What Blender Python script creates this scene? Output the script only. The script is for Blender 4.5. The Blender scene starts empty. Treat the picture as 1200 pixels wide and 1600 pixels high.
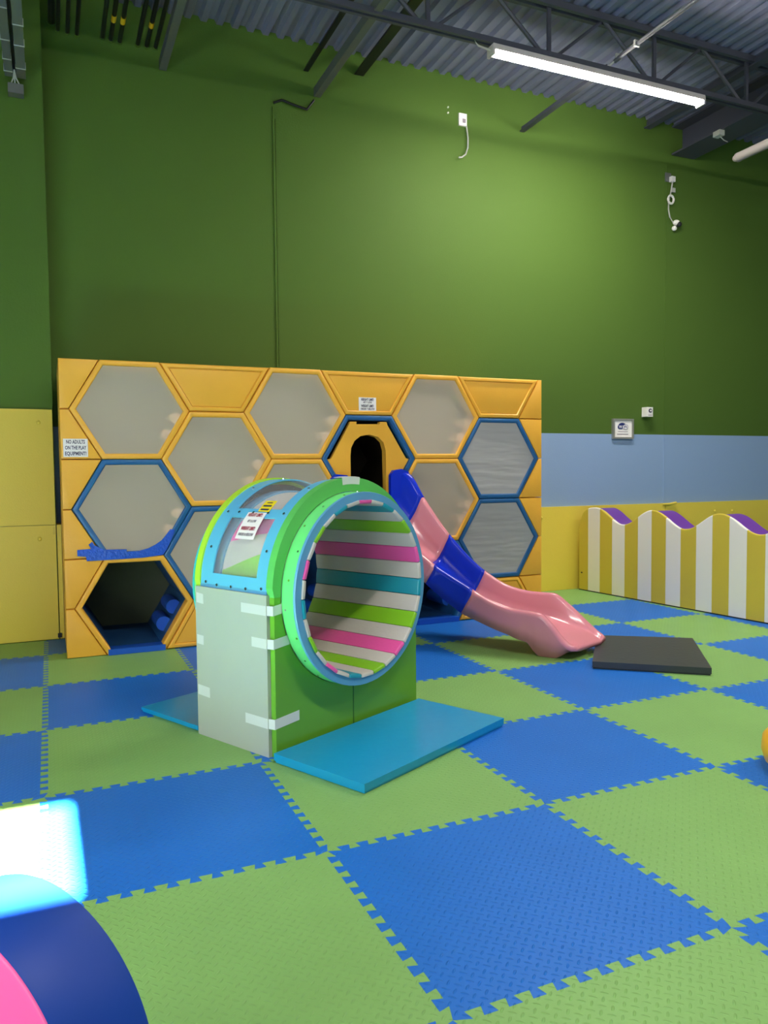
import bpy, bmesh, math, random
from mathutils import Vector, Matrix
random.seed(7)
S = bpy.context.scene
COL = S.collection
PI = math.pi
V = Vector

# ------------------------------------------------------------------ camera
CAM = V((0.06305, -1.72988, 1.45042))
YAW, PITCH, ROLL, FPX = 0.410398, -0.0519773, -0.0099416, 1200.8
f_ = V((math.cos(PITCH) * math.sin(YAW), math.cos(PITCH) * math.cos(YAW), math.sin(PITCH)))
r0 = V((math.cos(YAW), -math.sin(YAW), 0)); u0 = r0.cross(f_)
r_ = math.cos(ROLL) * r0 + math.sin(ROLL) * u0
u_ = -math.sin(ROLL) * r0 + math.cos(ROLL) * u0
cd = bpy.data.cameras.new('camera'); cam = bpy.data.objects.new('camera', cd); COL.objects.link(cam)
cd.sensor_fit = 'VERTICAL'; cd.sensor_height = 24.0; cd.lens = FPX / 1600 * 24.0
cd.clip_start = 0.02
cam.matrix_world = Matrix(((r_.x, u_.x, -f_.x, CAM.x), (r_.y, u_.y, -f_.y, CAM.y), (r_.z, u_.z, -f_.z, CAM.z), (0, 0, 0, 1)))
S.camera = cam

# ------------------------------------------------------------------ world, sun, exposure
SKY = 9.0
SUN = 520.0
LED = 225.0
w = bpy.data.worlds.new('world'); S.world = w; w.use_nodes = True
w.node_tree.nodes['Background'].inputs[0].default_value = (0.90, 0.95, 1.0, 1)
w.node_tree.nodes['Background'].inputs[1].default_value = SKY
SUN_EL = math.radians(28.0)
sd = bpy.data.lights.new('sun', 'SUN'); sd.energy = SUN; sd.angle = math.radians(0.7); sd.color = (1.0, 0.95, 0.86)
so = bpy.data.objects.new('sun', sd); COL.objects.link(so); so.location = (0, -9, 6)
so.rotation_euler = V((-0.015, math.cos(SUN_EL), -math.sin(SUN_EL))).to_track_quat('-Z', 'Y').to_euler()
S.view_settings.view_transform = 'Standard'
S.view_settings.look = 'None'
S.view_settings.gamma = 1.0
S.view_settings.use_curve_mapping = False
S.view_settings.exposure = 0.0

# ------------------------------------------------------------------ materials
def lin(h):
    h = h.lstrip('#'); o = []
    for i in (0, 2, 4):
        c = int(h[i:i + 2], 16) / 255.0
        o.append(c / 12.92 if c <= 0.04045 else ((c + 0.055) / 1.055) ** 2.4)
    return (o[0], o[1], o[2], 1.0)

def mat(name, col, rough=0.5, spec=0.5, metal=0.0, coat=0.0, grain=None, vary=0.0, vscale=6.0, emit=None, estr=0.0, stretch=None):
    m = bpy.data.materials.new(name); m.use_nodes = True
    nt = m.node_tree; b = nt.nodes['Principled BSDF']
    c = lin(col)
    b.inputs['Base Color'].default_value = c
    b.inputs['Roughness'].default_value = rough
    b.inputs['Specular IOR Level'].default_value = spec
    b.inputs['Metallic'].default_value = metal
    b.inputs['Coat Weight'].default_value = coat
    b.inputs['Coat Roughness'].default_value = 0.08
    tc = nt.nodes.new('ShaderNodeTexCoord')
    if vary > 0:
        n = nt.nodes.new('ShaderNodeTexNoise'); n.inputs['Scale'].default_value = vscale; n.inputs['Detail'].default_value = 5
        nt.links.new(tc.outputs['Object'], n.inputs['Vector'])
        mx = nt.nodes.new('ShaderNodeMix'); mx.data_type = 'RGBA'
        mx.inputs[6].default_value = tuple(x * (1 - vary) for x in c[:3]) + (1,)
        mx.inputs[7].default_value = tuple(min(1, x * (1 + vary)) for x in c[:3]) + (1,)
        nt.links.new(n.outputs['Fac'], mx.inputs[0]); nt.links.new(mx.outputs[2], b.inputs['Base Color'])
    if grain:
        sc, st = grain
        n = nt.nodes.new('ShaderNodeTexNoise'); n.inputs['Scale'].default_value = sc; n.inputs['Detail'].default_value = 1.5 if stretch else 4
        src = tc.outputs['Object']
        if stretch:
            mp = nt.nodes.new('ShaderNodeMapping'); mp.inputs['Scale'].default_value = stretch
            nt.links.new(src, mp.inputs['Vector']); src = mp.outputs['Vector']
        nt.links.new(src, n.inputs['Vector'])
        bp = nt.nodes.new('ShaderNodeBump'); bp.inputs['Strength'].default_value = st; bp.inputs['Distance'].default_value = 0.01
        nt.links.new(n.outputs['Fac'], bp.inputs['Height']); nt.links.new(bp.outputs['Normal'], b.inputs['Normal'])
    if emit:
        b.inputs['Emission Color'].default_value = lin(emit); b.inputs['Emission Strength'].default_value = estr
    return m

def mat_foam(name, col):
    """EVA mat: colour with slight wear and a raised diamond-plate dash relief."""
    m = mat(name, col, rough=0.44, spec=0.18, vary=0.10, vscale=2.2)
    nt = m.node_tree; b = nt.nodes['Principled BSDF']; L = nt.links
    tc = nt.nodes.new('ShaderNodeTexCoord')
    sep = nt.nodes.new('ShaderNodeSeparateXYZ'); L.new(tc.outputs['Object'], sep.inputs[0])
    def M(op, a, b_=None, c_=None):
        n = nt.nodes.new('ShaderNodeMath'); n.operation = op
        for i, v in enumerate((a, b_, c_)):
            if v is None: continue
            if isinstance(v, (int, float)): n.inputs[i].default_value = v
            else: L.new(v, n.inputs[i])
        return n.outputs[0]
    N = 36.0
    # lattice turned by 45 degrees
    X = M('MULTIPLY', M('ADD', sep.outputs[0], sep.outputs[1]), N * 0.7071)
    Y = M('MULTIPLY', M('SUBTRACT', sep.outputs[0], sep.outputs[1]), N * 0.7071)
    fx = M('SUBTRACT', M('FRACT', X), 0.5); fy = M('SUBTRACT', M('FRACT', Y), 0.5)
    par = M('FRACT', M('MULTIPLY', M('ADD', M('FLOOR', X), M('FLOOR', Y)), 0.5))
    par = M('GREATER_THAN', par, 0.25)
    inv = M('SUBTRACT', 1.0, par)
    a = M('ADD', M('MULTIPLY', fx, par), M('MULTIPLY', fy, inv))
    c = M('ADD', M('MULTIPLY', fy, par), M('MULTIPLY', fx, inv))
    d = M('ADD', M('POWER', M('DIVIDE', a, 0.46), 2.0), M('POWER', M('DIVIDE', c, 0.15), 2.0))
    h = M('MAXIMUM', M('SUBTRACT', 1.0, d), 0.0)
    bp = nt.nodes.new('ShaderNodeBump'); bp.inputs['Strength'].default_value = 0.55; bp.inputs['Distance'].default_value = 0.004
    L.new(h, bp.inputs['Height']); L.new(bp.outputs['Normal'], b.inputs['Normal'])
    return m

def mat_clear(name, tint, alpha, rough=0.1):
    m = mat(name, tint, rough=rough, spec=0.5)
    m.node_tree.nodes['Principled BSDF'].inputs['Alpha'].default_value = alpha
    return m

M_GREENWALL = mat('painted_green_wall', '#4b672a', rough=0.6, spec=0.12, grain=(60, 0.12))
M_BLUEWALL = mat('painted_blue_band', '#8aa6ca', rough=0.55, spec=0.2, grain=(60, 0.12))
M_PADWALL = mat('yellow_wall_vinyl', '#e6d050', rough=0.38, spec=0.4, grain=(90, 0.15))
M_DECK = mat('dark_grey_deck_paint', '#70748c', rough=0.6, vary=0.12, vscale=1.5)
M_STEEL = mat('dark_joist_paint', '#444652', rough=0.5)
M_BLACK = mat('black_pipe_paint', '#15171a', rough=0.4)
M_GREY = mat('grey_galvanised', '#6a6e6a', rough=0.5, metal=0.2)
M_CONDUIT = mat('conduit_grey', '#55585e', rough=0.5)
M_BRACE = mat('brace_grey_green', '#565c58', rough=0.6)
M_STRAP = mat('pale_strap', '#b4b6b0', rough=0.5)
M_YELLOWTAPE = mat('yellow_marker_tape', '#f0c020', rough=0.5)
M_WHITE = mat('white_plastic', '#ecebe6', rough=0.35)
M_WHITEVINYL = mat('white_vinyl', '#e4e2da', rough=0.35, grain=(40, 0.1))
M_BEIGEPANEL = mat('off_white_panel_vinyl', '#a8aea2', rough=0.32, grain=(5, 0.25), vary=0.04)
M_FLOORSLAB = mat('grey_concrete', '#5d5f60', rough=0.8)
M_FOAMB = mat_foam('blue_foam', '#1e6eca')
M_FOAMG = mat_foam('green_foam', '#82b264')
M_HCY = mat('amber_vinyl', '#f0b23c', rough=0.4, spec=0.4, grain=(70, 0.1), vary=0.04)
M_HCB = mat('blue_vinyl', '#205c90', rough=0.38, spec=0.4, grain=(70, 0.1))
M_HCBB = mat('bright_blue_vinyl', '#1a57c4', rough=0.3, coat=0.3)
M_LINER = mat('dark_blue_liner', '#1d4f80', rough=0.5)
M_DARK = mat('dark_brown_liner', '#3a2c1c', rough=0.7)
M_OLIVE = mat('olive_back_net', '#5c6048', rough=0.8)
M_PEG = mat('peach_foam', '#ffd8b0', rough=0.5)
M_BACK = mat('inner_shadow_cloth', '#8a8478', rough=0.9)
M_NET = mat_clear('grey_netting', '#e8dcc2', 0.50, rough=0.75)
M_NETW = mat('grey_wrinkled_netting', '#a4a4a2', rough=0.7, grain=(2.0, 1.0), stretch=(1.0, 1.0, 6.0))
M_TAPE = mat('blue_duct_tape', '#1b55c8', rough=0.18, coat=0.6, grain=(38, 1.0))
M_SEAM = mat('dark_seam', '#3a2a10', rough=0.8)
M_SLIDEB = mat('glossy_blue_plastic', '#1634c8', rough=0.2, spec=0.3, coat=0.12)
M_SLIDEP = mat('glossy_pink_plastic', '#e2909c', rough=0.2, coat=0.25)
M_MATBLK = mat('black_vinyl', '#2c3236', rough=0.4, grain=(30, 0.15))
M_TEAL = mat('teal_vinyl', '#1096c8', rough=0.3, coat=0.15, grain=(9, 0.25))
M_DRUMG = mat('mint_green_plastic', '#6cdc7c', rough=0.35)
M_PANELG = mat('grass_green_vinyl', '#62a02a', rough=0.35, coat=0.1)
M_LINEGREEN = mat('seam_green', '#2c6a1c', rough=0.6)
M_ARCHG = mat('arch_green_plastic', '#5cb85a', rough=0.35)
M_LIME = mat('lime_plastic', '#b4e438', rough=0.35)
M_RINGB = mat('steel_blue_plastic', '#5a9cc4', rough=0.35)
M_FRAMEB = mat('sky_blue_plastic', '#5cb4dc', rough=0.35)
M_RINGT = mat('turquoise_plastic', '#3cc0c8', rough=0.35)
M_SLPINK = mat('hot_pink_vinyl', '#f05ca8', rough=0.32, grain=(50, 0.1))
M_SLTEAL = mat('slat_teal_vinyl', '#1a98ac', rough=0.32, grain=(50, 0.1))
M_SLGREEN = mat('slat_lime_vinyl', '#86c828', rough=0.32, grain=(50, 0.1))
M_SLWHITE = mat('slat_white_vinyl', '#ccc8be', rough=0.35, grain=(50, 0.1))
M_PANE = mat_clear('clear_acrylic', '#f4f8fa', 0.10, rough=0.04)
M_TAPEW = mat_clear('white_cloth_tape', '#dde4de', 0.85, rough=0.4)
M_SCREW = mat('bright_screw', '#d0d4d8', rough=0.25, metal=1.0)
M_DARKGAP = mat('dark_gap', '#20282a', rough=0.8)
M_WAVEY = mat('mustard_vinyl', '#d4be46', rough=0.4, grain=(60, 0.1))
M_WAVEW = mat('wave_white_vinyl', '#f2efe8', rough=0.4, grain=(60, 0.1))
M_PURPLE = mat('purple_vinyl', '#6a3c9c', rough=0.4)
M_PAPER = mat('white_paper', '#f4f2ee', rough=0.5)
M_INK = mat('dark_ink', '#3a3350', rough=0.6)
M_INKR = mat('red_ink', '#a03848', rough=0.6)
M_INKB = mat('navy_ink', '#1c2c6c', rough=0.6)
M_INKG = mat('grey_ink', '#8a8088', rough=0.6)
M_SIGNY = mat('yellow_sticker', '#f4dc20', rough=0.4)
M_FRAMES = mat('silver_frame', '#b0b0ac', rough=0.3, metal=0.6)
M_ROLLB = mat('roller_blue_vinyl', '#12409c', rough=0.5, spec=0.25)
M_ROLLP = mat('roller_pink_vinyl', '#da4c8c', rough=0.45, spec=0.3)
M_BALLY = mat('sunny_yellow_vinyl', '#f4b41e', rough=0.35)
M_LEDHOUSE = mat('fixture_housing', '#c8c0bc', rough=0.4)
M_LED = mat('led_diffuser', '#ffffff', rough=0.4, emit='#fff6ee', estr=LED)
M_TUBE = mat('unlit_tube_cover', '#8e8884', rough=0.4)
M_OUTWALL = mat('plain_green_room_wall', '#6c7868', rough=0.7)

# ------------------------------------------------------------------ mesh helpers
def link(name, bm, m, parent=None, ofs=None, smooth=False, bevel=0.0, seg=2, sub=0):
    if bevel > 0:
        es = [e for e in bm.edges if len(e.link_faces) == 2 and e.calc_face_angle(0) > 0.6]
        bmesh.ops.bevel(bm, geom=es, offset=bevel, segments=seg, profile=0.5, affect='EDGES', clamp_overlap=True)
    bmesh.ops.recalc_face_normals(bm, faces=bm.faces[:])
    me = bpy.data.meshes.new(name); 
    if ofs is not None: bmesh.ops.translate(bm, verts=bm.verts[:], vec=-V(ofs))
    bm.to_mesh(me); bm.free()
    for p in me.polygons: p.use_smooth = bool(smooth)
    if smooth and smooth != 'all':
        try: me.set_sharp_from_angle(angle=math.radians(40))
        except Exception: pass
    if m is not None:
        for x in (m if isinstance(m, (list, tuple)) else [m]): me.materials.append(x)
    o = bpy.data.objects.new(name, me); COL.objects.link(o)
    if parent is not None: o.parent = parent
    return o

def tag(o, label=None, cat=None, group=None, kind=None):
    if label: o['label'] = label
    if cat: o['category'] = cat
    if group: o['group'] = group
    if kind: o['kind'] = kind
    return o

def empty(name, loc, label, cat, rz=0.0, group=None):
    o = bpy.data.objects.new(name, None); COL.objects.link(o)
    o.location = loc; o.rotation_euler = (0, 0, rz); o.empty_display_size = 0.1
    return tag(o, label, cat, group)

def box(lo, hi, bm=None):
    bm = bm or bmesh.new()
    v = [bm.verts.new((x, y, z)) for x in (lo[0], hi[0]) for y in (lo[1], hi[1]) for z in (lo[2], hi[2])]
    for f in ((0, 1, 3, 2), (4, 6, 7, 5), (0, 4, 5, 1), (2, 3, 7, 6), (0, 2, 6, 4), (1, 5, 7, 3)):
        bm.faces.new([v[i] for i in f])
    return bm

def prism(poly, y0, y1, bm=None, ax='y'):
    """extrude a 2-D polygon; ax y: (x,z) extruded along y; ax z: (x,y) extruded along z; ax x: (y,z) along x"""
    bm = bm or bmesh.new()
    def P(p, d):
        return (p[0], d, p[1]) if ax == 'y' else ((p[0], p[1], d) if ax == 'z' else (d, p[0], p[1]))
    a = [bm.verts.new(P(p, y0)) for p in poly]; b = [bm.verts.new(P(p, y1)) for p in poly]
    n = len(poly)
    bm.faces.new(a); bm.faces.new(b[::-1])
    for i in range(n):
        j = (i + 1) % n
        bm.faces.new((a[j], a[i], b[i], b[j]))
    return bm

def tube(pts, r, bm=None, n=8, cap=True):
    bm = bm or bmesh.new()
    pts = [V(p) for p in pts]; rings = []
    for i, p in enumerate(pts):
        t = (pts[min(i + 1, len(pts) - 1)] - pts[max(i - 1, 0)]).normalized()
        up = V((0, 0, 1)) if abs(t.z) < 0.9 else V((0, 1, 0))
        a = t.cross(up).normalized(); b = a.cross(t)
        rr = r[i] if isinstance(r, (list, tuple)) else r
        rings.append([bm.verts.new(p + rr * (math.cos(2 * PI * k / n) * a + math.sin(2 * PI * k / n) * b)) for k in range(n)])
    for A, B in zip(rings, rings[1:]):
        for k in range(n):
            bm.faces.new((A[k], A[(k + 1) % n], B[(k + 1) % n], B[k]))
    if cap:
        bm.faces.new(rings[0][::-1]); bm.faces.new(rings[-1])
    return bm

def loops(rings, bm=None, closed=True, cap0=False, cap1=False):
    bm = bm or bmesh.new()
    R = [[bm.verts.new(p) for p in ring] for ring in rings]
    n = len(R[0])
    for A, B in zip(R, R[1:]):
        for k in range(n if closed else n - 1):
            bm.faces.new((A[k], A[(k + 1) % n], B[(k + 1) % n], B[k]))
    if cap0: bm.faces.new(R[0][::-1])
    if cap1: bm.faces.new(R[-1])
    return bm

def inset(poly, d):
    """inset a convex counter-clockwise polygon by d"""
    n = len(poly); out = []
    for i in range(n):
        p0, p1, p2 = V(poly[i - 1]), V(poly[i]), V(poly[(i + 1) % n])
        e1 = (p1 - p0).normalized(); e2 = (p2 - p1).normalized()
        n1 = V((-e1.y, e1.x)); n2 = V((-e2.y, e2.x))
        k = 1 + n1.dot(n2)
        out.append(tuple(p1 + (n1 + n2) * (d / k)))
    return out

def ccw(poly):
    a = sum(poly[i - 1][0] * poly[i][1] - poly[i][0] * poly[i - 1][1] for i in range(len(poly)))
    return poly if a > 0 else poly[::-1]

def padring(poly, y, prof, bm=None):
    """ring around a convex polygon in the xz plane: prof = list of (inset, dy)"""
    poly = ccw(poly)
    return loops([[(p[0], y + dy, p[1]) for p in inset(poly, d)] for d, dy in prof], bm)

def padplate(poly, y, depth, edge=0.012, bm=None, back=None):
    """solid pad with a rounded front edge facing -y"""
    poly = ccw(poly)
    prof = [(0.0, back if back is not None else depth), (0.0, edge * 0.8), (edge * 0.3, edge * 0.25), (edge, 0.0)]
    return loops([[(p[0], y + dy, p[1]) for p in inset(poly, d)] for d, dy in prof], bm, cap0=True, cap1=True)

def text(s, size, m, parent, matw, name='lettering', bold=0.0, cx='CENTER', wid=None):
    c = bpy.data.curves.new('txt', 'FONT'); c.body = s; c.size = size; c.align_x = cx; c.align_y = 'CENTER'
    c.extrude = 0.0004; c.offset = bold; c.resolution_u = 2
    o = bpy.data.objects.new('txt', c); COL.objects.link(o)
    bpy.context.view_layer.update()
    me = bpy.data.meshes.new_from_object(o.evaluated_get(bpy.context.evaluated_depsgraph_get()))
    bpy.data.objects.remove(o)
    xs = [v.co.x for v in me.vertices]
    if wid and xs:
        k = wid / max(1e-6, max(xs) - min(xs))
        me.transform(Matrix.Diagonal((k, 1, 1, 1)))
    me.transform(matw); me.materials.clear(); me.materials.append(m); me.name = name
    t = bpy.data.objects.new(name, me); COL.objects.link(t); t.parent = parent
    return t

def facing(x, y, z):      # text plane facing -y at (x,y,z)
    return Matrix.Translation((x, y, z)) @ Matrix.Rotation(PI / 2, 4, 'X')

def interp(tab, s):
    if s <= tab[0][0]: return tab[0][1]
    if s >= tab[-1][0]: return tab[-1][1]
    for i in range(len(tab) - 1):
        if tab[i][0] <= s <= tab[i + 1][0]:
            x0, y0 = tab[i]; x1, y1 = tab[i + 1]
            h = x1 - x0; t = (s - x0) / h
            def sl(k):
                if k <= 0 or k >= len(tab) - 1:
                    k = max(0, min(len(tab) - 2, k if k <= 0 else k - 1))
                    return (tab[k + 1][1] - tab[k][1]) / (tab[k + 1][0] - tab[k][0])
                a = (tab[k][1] - tab[k - 1][1]) / (tab[k][0] - tab[k - 1][0]); b = (tab[k + 1][1] - tab[k][1]) / (tab[k + 1][0] - tab[k][0])
                return 0 if a * b <= 0 else 2 * a * b / (a + b)
            m0, m1 = sl(i) * h, sl(i + 1) * h
            return (2 * t**3 - 3 * t**2 + 1) * y0 + (t**3 - 2 * t**2 + t) * m0 + (-2 * t**3 + 3 * t**2) * y1 + (t**3 - t**2) * m1

# ------------------------------------------------------------------ room shell
XL, XR, YF, YB, ZC = -3.4, 10.6, -4.5, 5.95, 5.80
fl = tag(link('floor', box((XL - .2, YF - .2, -0.22), (XR + .2, YB + .2, -0.02)), M_FLOORSLAB), kind='structure')

# interlocking foam mats: shared dovetail edges
TEETH = 12; AMP = 0.017
def edge_profile(a, b, seed):
    """points from a to b with dovetail teeth pushed to alternating sides"""
    a, b = V(a), V(b); d = (b - a); n = V((-d.y, d.x)); pts = [a]
    per = 1.0 / TEETH
    for k in range(TEETH):
        m0 = 0.03 + (k + 0.5) * per * 0.94
        for off, sd in ((-0.20, -1), (-0.31, 1), (0.31, 1), (0.20, -1)):
            pts.append(a + d * (m0 + off * per) + n * (AMP * sd))
    pts.append(b)
    # straight corners: start and end on the line
    return pts
EC = {}
def hedge(u, v):
    if ('h', u, v) not in EC: EC['h', u, v] = edge_profile((u, v), (u + 1, v), 0)
    return EC['h', u, v]
def vedge(u, v):
    if ('v', u, v) not in EC: EC['v', u, v] = edge_profile((u, v), (u, v + 1), 0)
    return EC['v', u, v]
for u in range(-3, 10):
    for v in range(-3, 6):
        last = v == 5
        ytop = 5.905
        if last and u < 0: ytop = 5.60
        if last: 
            bot = hedge(u, v)
            def cut(pts): return [p for p in pts if p.y < ytop - 0.001] 
            rgt = cut(vedge(u + 1, v)) + [V((u + 1, ytop))]
            lft = cut(vedge(u, v)) + [V((u, ytop))]
            if u == -1: rgt = cut(vedge(u + 1, v)) + [V((u + 1, ytop))]
            if u == 0:   # runs behind the pilaster corner
                lft = [p for p in vedge(u, v) if p.y < 5.58] + [V((0, 5.60)), V((0.16, 5.60)), V((0.16, ytop))]
            poly = bot[:-1] + rgt + lft[::-1][:-1] if False else bot + rgt[1:] + lft[::-1][:-1]
        else:
            poly = hedge(u, v) + vedge(u + 1, v)[1:] + hedge(u, v + 1)[::-1][1:] + vedge(u, v)[::-1][1:-1]
        bm = prism([(p.x, p.y) for p in poly], -0.018, 0.0, ax='z')
        link('floor_mat', bm, M_FOAMB if (u + v) % 2 else M_FOAMG, fl)

# back wall: green over a blue band; lower part behind yellow pads
def wallblock(name, x0, x1, y0, y1, z0, z1, m): return tag(link(name, box((x0, y0, z0), (x1, y1, z1)), m), kind='structure')
bm = bmesh.new()
zs = [-0.02, 1.0, 1.895, ZC + 0.25]
for i in range(3):
    vs = [bm.verts.new(p) for p in ((XL, YB, zs[i]), (XR, YB, zs[i]), (XR, YB, zs[i + 1]), (XL, YB, zs[i + 1]))]
    f = bm.faces.new(vs); f.material_index = 1 if i < 2 else 0
for i in range(3):
    vs = [bm.verts.new(p) for p in ((XL, YB + .2, zs[i]), (XR, YB + .2, zs[i]), (XR, YB + .2, zs[i + 1]), (XL, YB + .2, zs[i + 1]))]
    bm.faces.new(vs[::-1])
for x in (XL, XR):
    bm.faces.new([bm.verts.new(p) for p in ((x, YB, zs[0]), (x, YB + .2, zs[0]), (x, YB + .2, zs[3]), (x, YB, zs[3]))])
wb = tag(link('wall_back', bm, [M_GREENWALL, M_BLUEWALL]), kind='structure')
# green strip paint joints
link('panel_joint', box((2.226, YB - .012, 1.9), (2.246, YB + .001, 5.12)), M_GREENWALL, wb)
link('panel_joint', box((2.252, YB - .010, 1.9), (2.262, YB + .001, 5.0)), M_GREENWALL, wb)
link('panel_joint', box((7.350, YB - .008, 1.03), (7.362, YB + .001, 1.895)), M_BLUEWALL, wb)
link('panel_joint', box((7.350, YB - .008, 1.895), (7.362, YB + .001, 5.3)), M_GREENWALL, wb)
def pad(x0, x1, z0, z1, y, parent, studs):
    p = link('wall_pad', box((x0, y, z0), (x1, y + 0.04, z1)), M_PADWALL, parent, bevel=0.008, smooth=True)
    for sx, sz in studs:
        bm = bmesh.new(); bmesh.ops.create_uvsphere(bm, u_segments=10, v_segments=6, radius=0.018, matrix=Matrix.Translation((sx, y - 0.001, sz)) @ Matrix.Diagonal((1, .6, 1, 1)))
        link('stud', bm, M_PADWALL, p, smooth=True)
    return p
pad(0.17, 2.4, 0.0, 1.012, YB - .042, wb, [])
pad(2.405, 4.9, 0.0, 1.012, YB - .042, wb, [])
pad(4.905, 7.345, 0.0, 1.012, YB - .042, wb, [(5.43, .888), (6.40, .93)])
pad(7.355, 9.8, 0.0, 1.012, YB - .042, wb, [(7.475, .879), (8.21, .886), (8.52, .881)])
lip = link('pad_lip', tube([(7.30, YB - .045, 1.0), (7.40, YB - .06, 1.002), (7.50, YB - .075, 1.018)], 0.014), M_PADWALL, wb, smooth=True)

# projecting wall section on the left with its pads
wl = tag(link('wall_left', box((XL, 5.67, -0.02), (0.112, YB + .02, ZC + .2)), M_GREENWALL), kind='structure')
pad(-2.2, 0.105, 1.016, 2.025, 5.63, wl, [(-0.006, 1.911)])
pad(-2.2, 0.105, 0.0, 1.012, 5.63, wl, [(-0.027, 0.895)])
link('corner_pad', box((0.114, 5.636, 0.0), (0.150, 5.90, 1.015)), M_PADWALL, wl, bevel=0.008)
link('pad_notch', box((0.082, 5.622, 0.93), (0.106, 5.632, 1.0)), M_WAVEY, wl)
link('pad_latch', box((0.095, 5.622, 0.01), (0.128, 5.634, 0.05)), M_BLACK, wl, bevel=.004)

# side and front walls (out of frame) with the daylight openings
ww = XL
def holed_wall(name, axis, c, a0, a1, holes, th=0.2):
    """wall along one axis at coordinate c, holes = (b0,b1,z0,z1)"""
    bm = bmesh.new(); ztop = ZC + .2
    cuts = sorted({a0, a1} | {h[0] for h in holes} | {h[1] for h in holes})
    for b0, b1 in zip(cuts, cuts[1:]):
        hs = [h for h in holes if h[0] <= b0 + 1e-6 and h[1] >= b1 - 1e-6]
        segs = [(-0.02, hs[0][2]), (hs[0][3], ztop)] if hs else [(-0.02, ztop)]
        for z0, z1 in segs:
            if z1 - z0 < 1e-4: continue
            if axis == 'y': box((c - th, b0, z0), (c, b1, z1), bm)
            else: box((b0, c - th, z0), (b1, c, z1), bm)
    return tag(link(name, bm, M_OUTWALL), kind='structure')
WEST = (-4.3, 1.2, 0.2, 2.4)
SILL, HEAD = 2.962, 3.488
FRONT = (-1.5, 0.208, SILL, HEAD)
holed_wall('wall_west', 'y', XL, YF, YB, [WEST])
holed_wall('wall_front', 'x', YF, XL, XR, [FRONT])
tag(link('wall_right', box((XR, YF, -0.02), (XR + .2, YB, ZC + .2)), M_OUTWALL), kind='structure')
def portal(loc, sx, sy, d):
    l = bpy.data.lights.new('daylight_portal', 'AREA'); l.shape = 'RECTANGLE'; l.size = sx; l.size_y = sy; l.cycles.is_portal = True
    o = bpy.data.objects.new('daylight_portal', l); COL.objects.link(o); o.location = loc
    o.rotation_euler = V(d).to_track_quat('-Z', 'Z').to_euler()
portal((XL - .1, (WEST[0] + WEST[1]) / 2, (WEST[2] + WEST[3]) / 2), WEST[1] - WEST[0], WEST[3] - WEST[2], (1, 0, 0))
portal(((FRONT[0] + FRONT[1]) / 2, YF - .1, (SILL + HEAD) / 2), FRONT[1] - FRONT[0], HEAD - SILL, (0, 1, 0))

# corrugated roof deck
bm = bmesh.new(); pit = 0.1525; prof = []
x = XL - .1
while x < XR + .1:
    prof += [(x, 5.80), (x + pit * .36, 5.80), (x + pit * .5, 5.842), (x + pit * .86, 5.842)]; x += pit
A = [bm.verts.new((p[0], YF - .1, p[1])) for p in prof]; B = [bm.verts.new((p[0], YB + .1, p[1])) for p in prof]
for i in range(len(prof) - 1): bm.faces.new((A[i], A[i + 1], B[i + 1], B[i]))
A2 = [bm.verts.new((p[0], YF - .1, 5.95)) for p in (prof[0], prof[-1])]; B2 = [bm.verts.new((p[0], YB + .1, 5.95)) for p in (prof[0], prof[-1])]
bm.faces.new((A2[0], B2[0], B2[1], A2[1]))
ceil = tag(link('ceiling', bm, M_DECK), kind='structure')

# steel joist carrying the lamp (beam along x at y = 4.4)
jo = empty('roof_joist', (3.2, 4.4, 5.27), 'dark steel truss joist under the corrugated deck, carrying the lit strip lamp', 'roof joist')
O = jo.location
for dy in (-0.045, 0.015):
    link('bottom_chord', box((XL, 4.4 + dy, 5.275), (XR, 4.4 + dy + .03, 5.325)), M_STEEL, jo, O)
for dy in (-0.06, 0.02):
    link('top_chord', box((XL, 4.4 + dy, 5.735), (XR, 4.4 + dy + .04, 5.795)), M_STEEL, jo, O)
k = -5
while 3.19 + k * 1.26 < XR - .4:
    xv = 3.19 + k * 1.26
    if xv > XL + .3:
        link('web_post', box((xv - .018, 4.386, 5.31), (xv + .018, 4.412, 5.75)), M_STEEL, jo, O)
        link('web_diagonal', tube([(xv - .06, 4.4, 5.30), (xv - .62, 4.4, 5.76)], 0.02, n=6), M_STEEL, jo, O)
        link('web_diagonal', tube([(xv + .06, 4.4, 5.30), (xv + .62, 4.4, 5.76)], 0.017, n=6), M_STEEL, jo, O)
    k += 1

def ybeam(name, x, z, y0, y1, wdt, h, m, label, cat, group=None):
    o = empty(name, (x, y1, z), label, cat, group=group)
    link('flange', box((x - wdt / 2, y0, z), (x + wdt / 2, y1, z + .012)), m, o, o.location)
    link('web', box((x - .006, y0, z + .012), (x + .006, y1, z + h)), m, o, o.location)
    return o
ybeam('bridging_angle', 2.585, 5.53, -3, 5.945, .05, .05, M_BLACK, 'thin black bridging angle left of the thicker one, ending on the green wall', 'steel angle')
ybeam('bridging_angle', 3.165, 5.60, -3, 5.945, .10, .08, M_BLACK, 'thick black bridging angle ending on the green wall left of the lamp', 'steel angle')
ybeam('bridging_angle', 5.185, 5.35, 4.47, 5.945, .06, .06, M_STEEL, 'short dark angle below the lamp, ending on the green wall', 'steel angle')
ybeam('bridging_angle', 7.03, 5.69, -3, 5.945, .10, .09, M_STEEL, 'dark angle meeting the wall right below the lamp\'s right end', 'steel angle')
# deep girder at the right
gi = empty('girder', (7.62, 5.94, 5.42), 'deep dark steel girder above the white camera cable, at the right of the ceiling', 'girder')
for z0, z1, a, b_ in ((5.43, 5.452, 7.43, 7.80), (5.452, 5.77, 7.607, 7.623), (5.77, 5.792, 7.43, 7.80)):
    link('plate', box((a, -4.2, z0), (b_, 5.94, z1)), M_STEEL, gi, gi.location)
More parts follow.
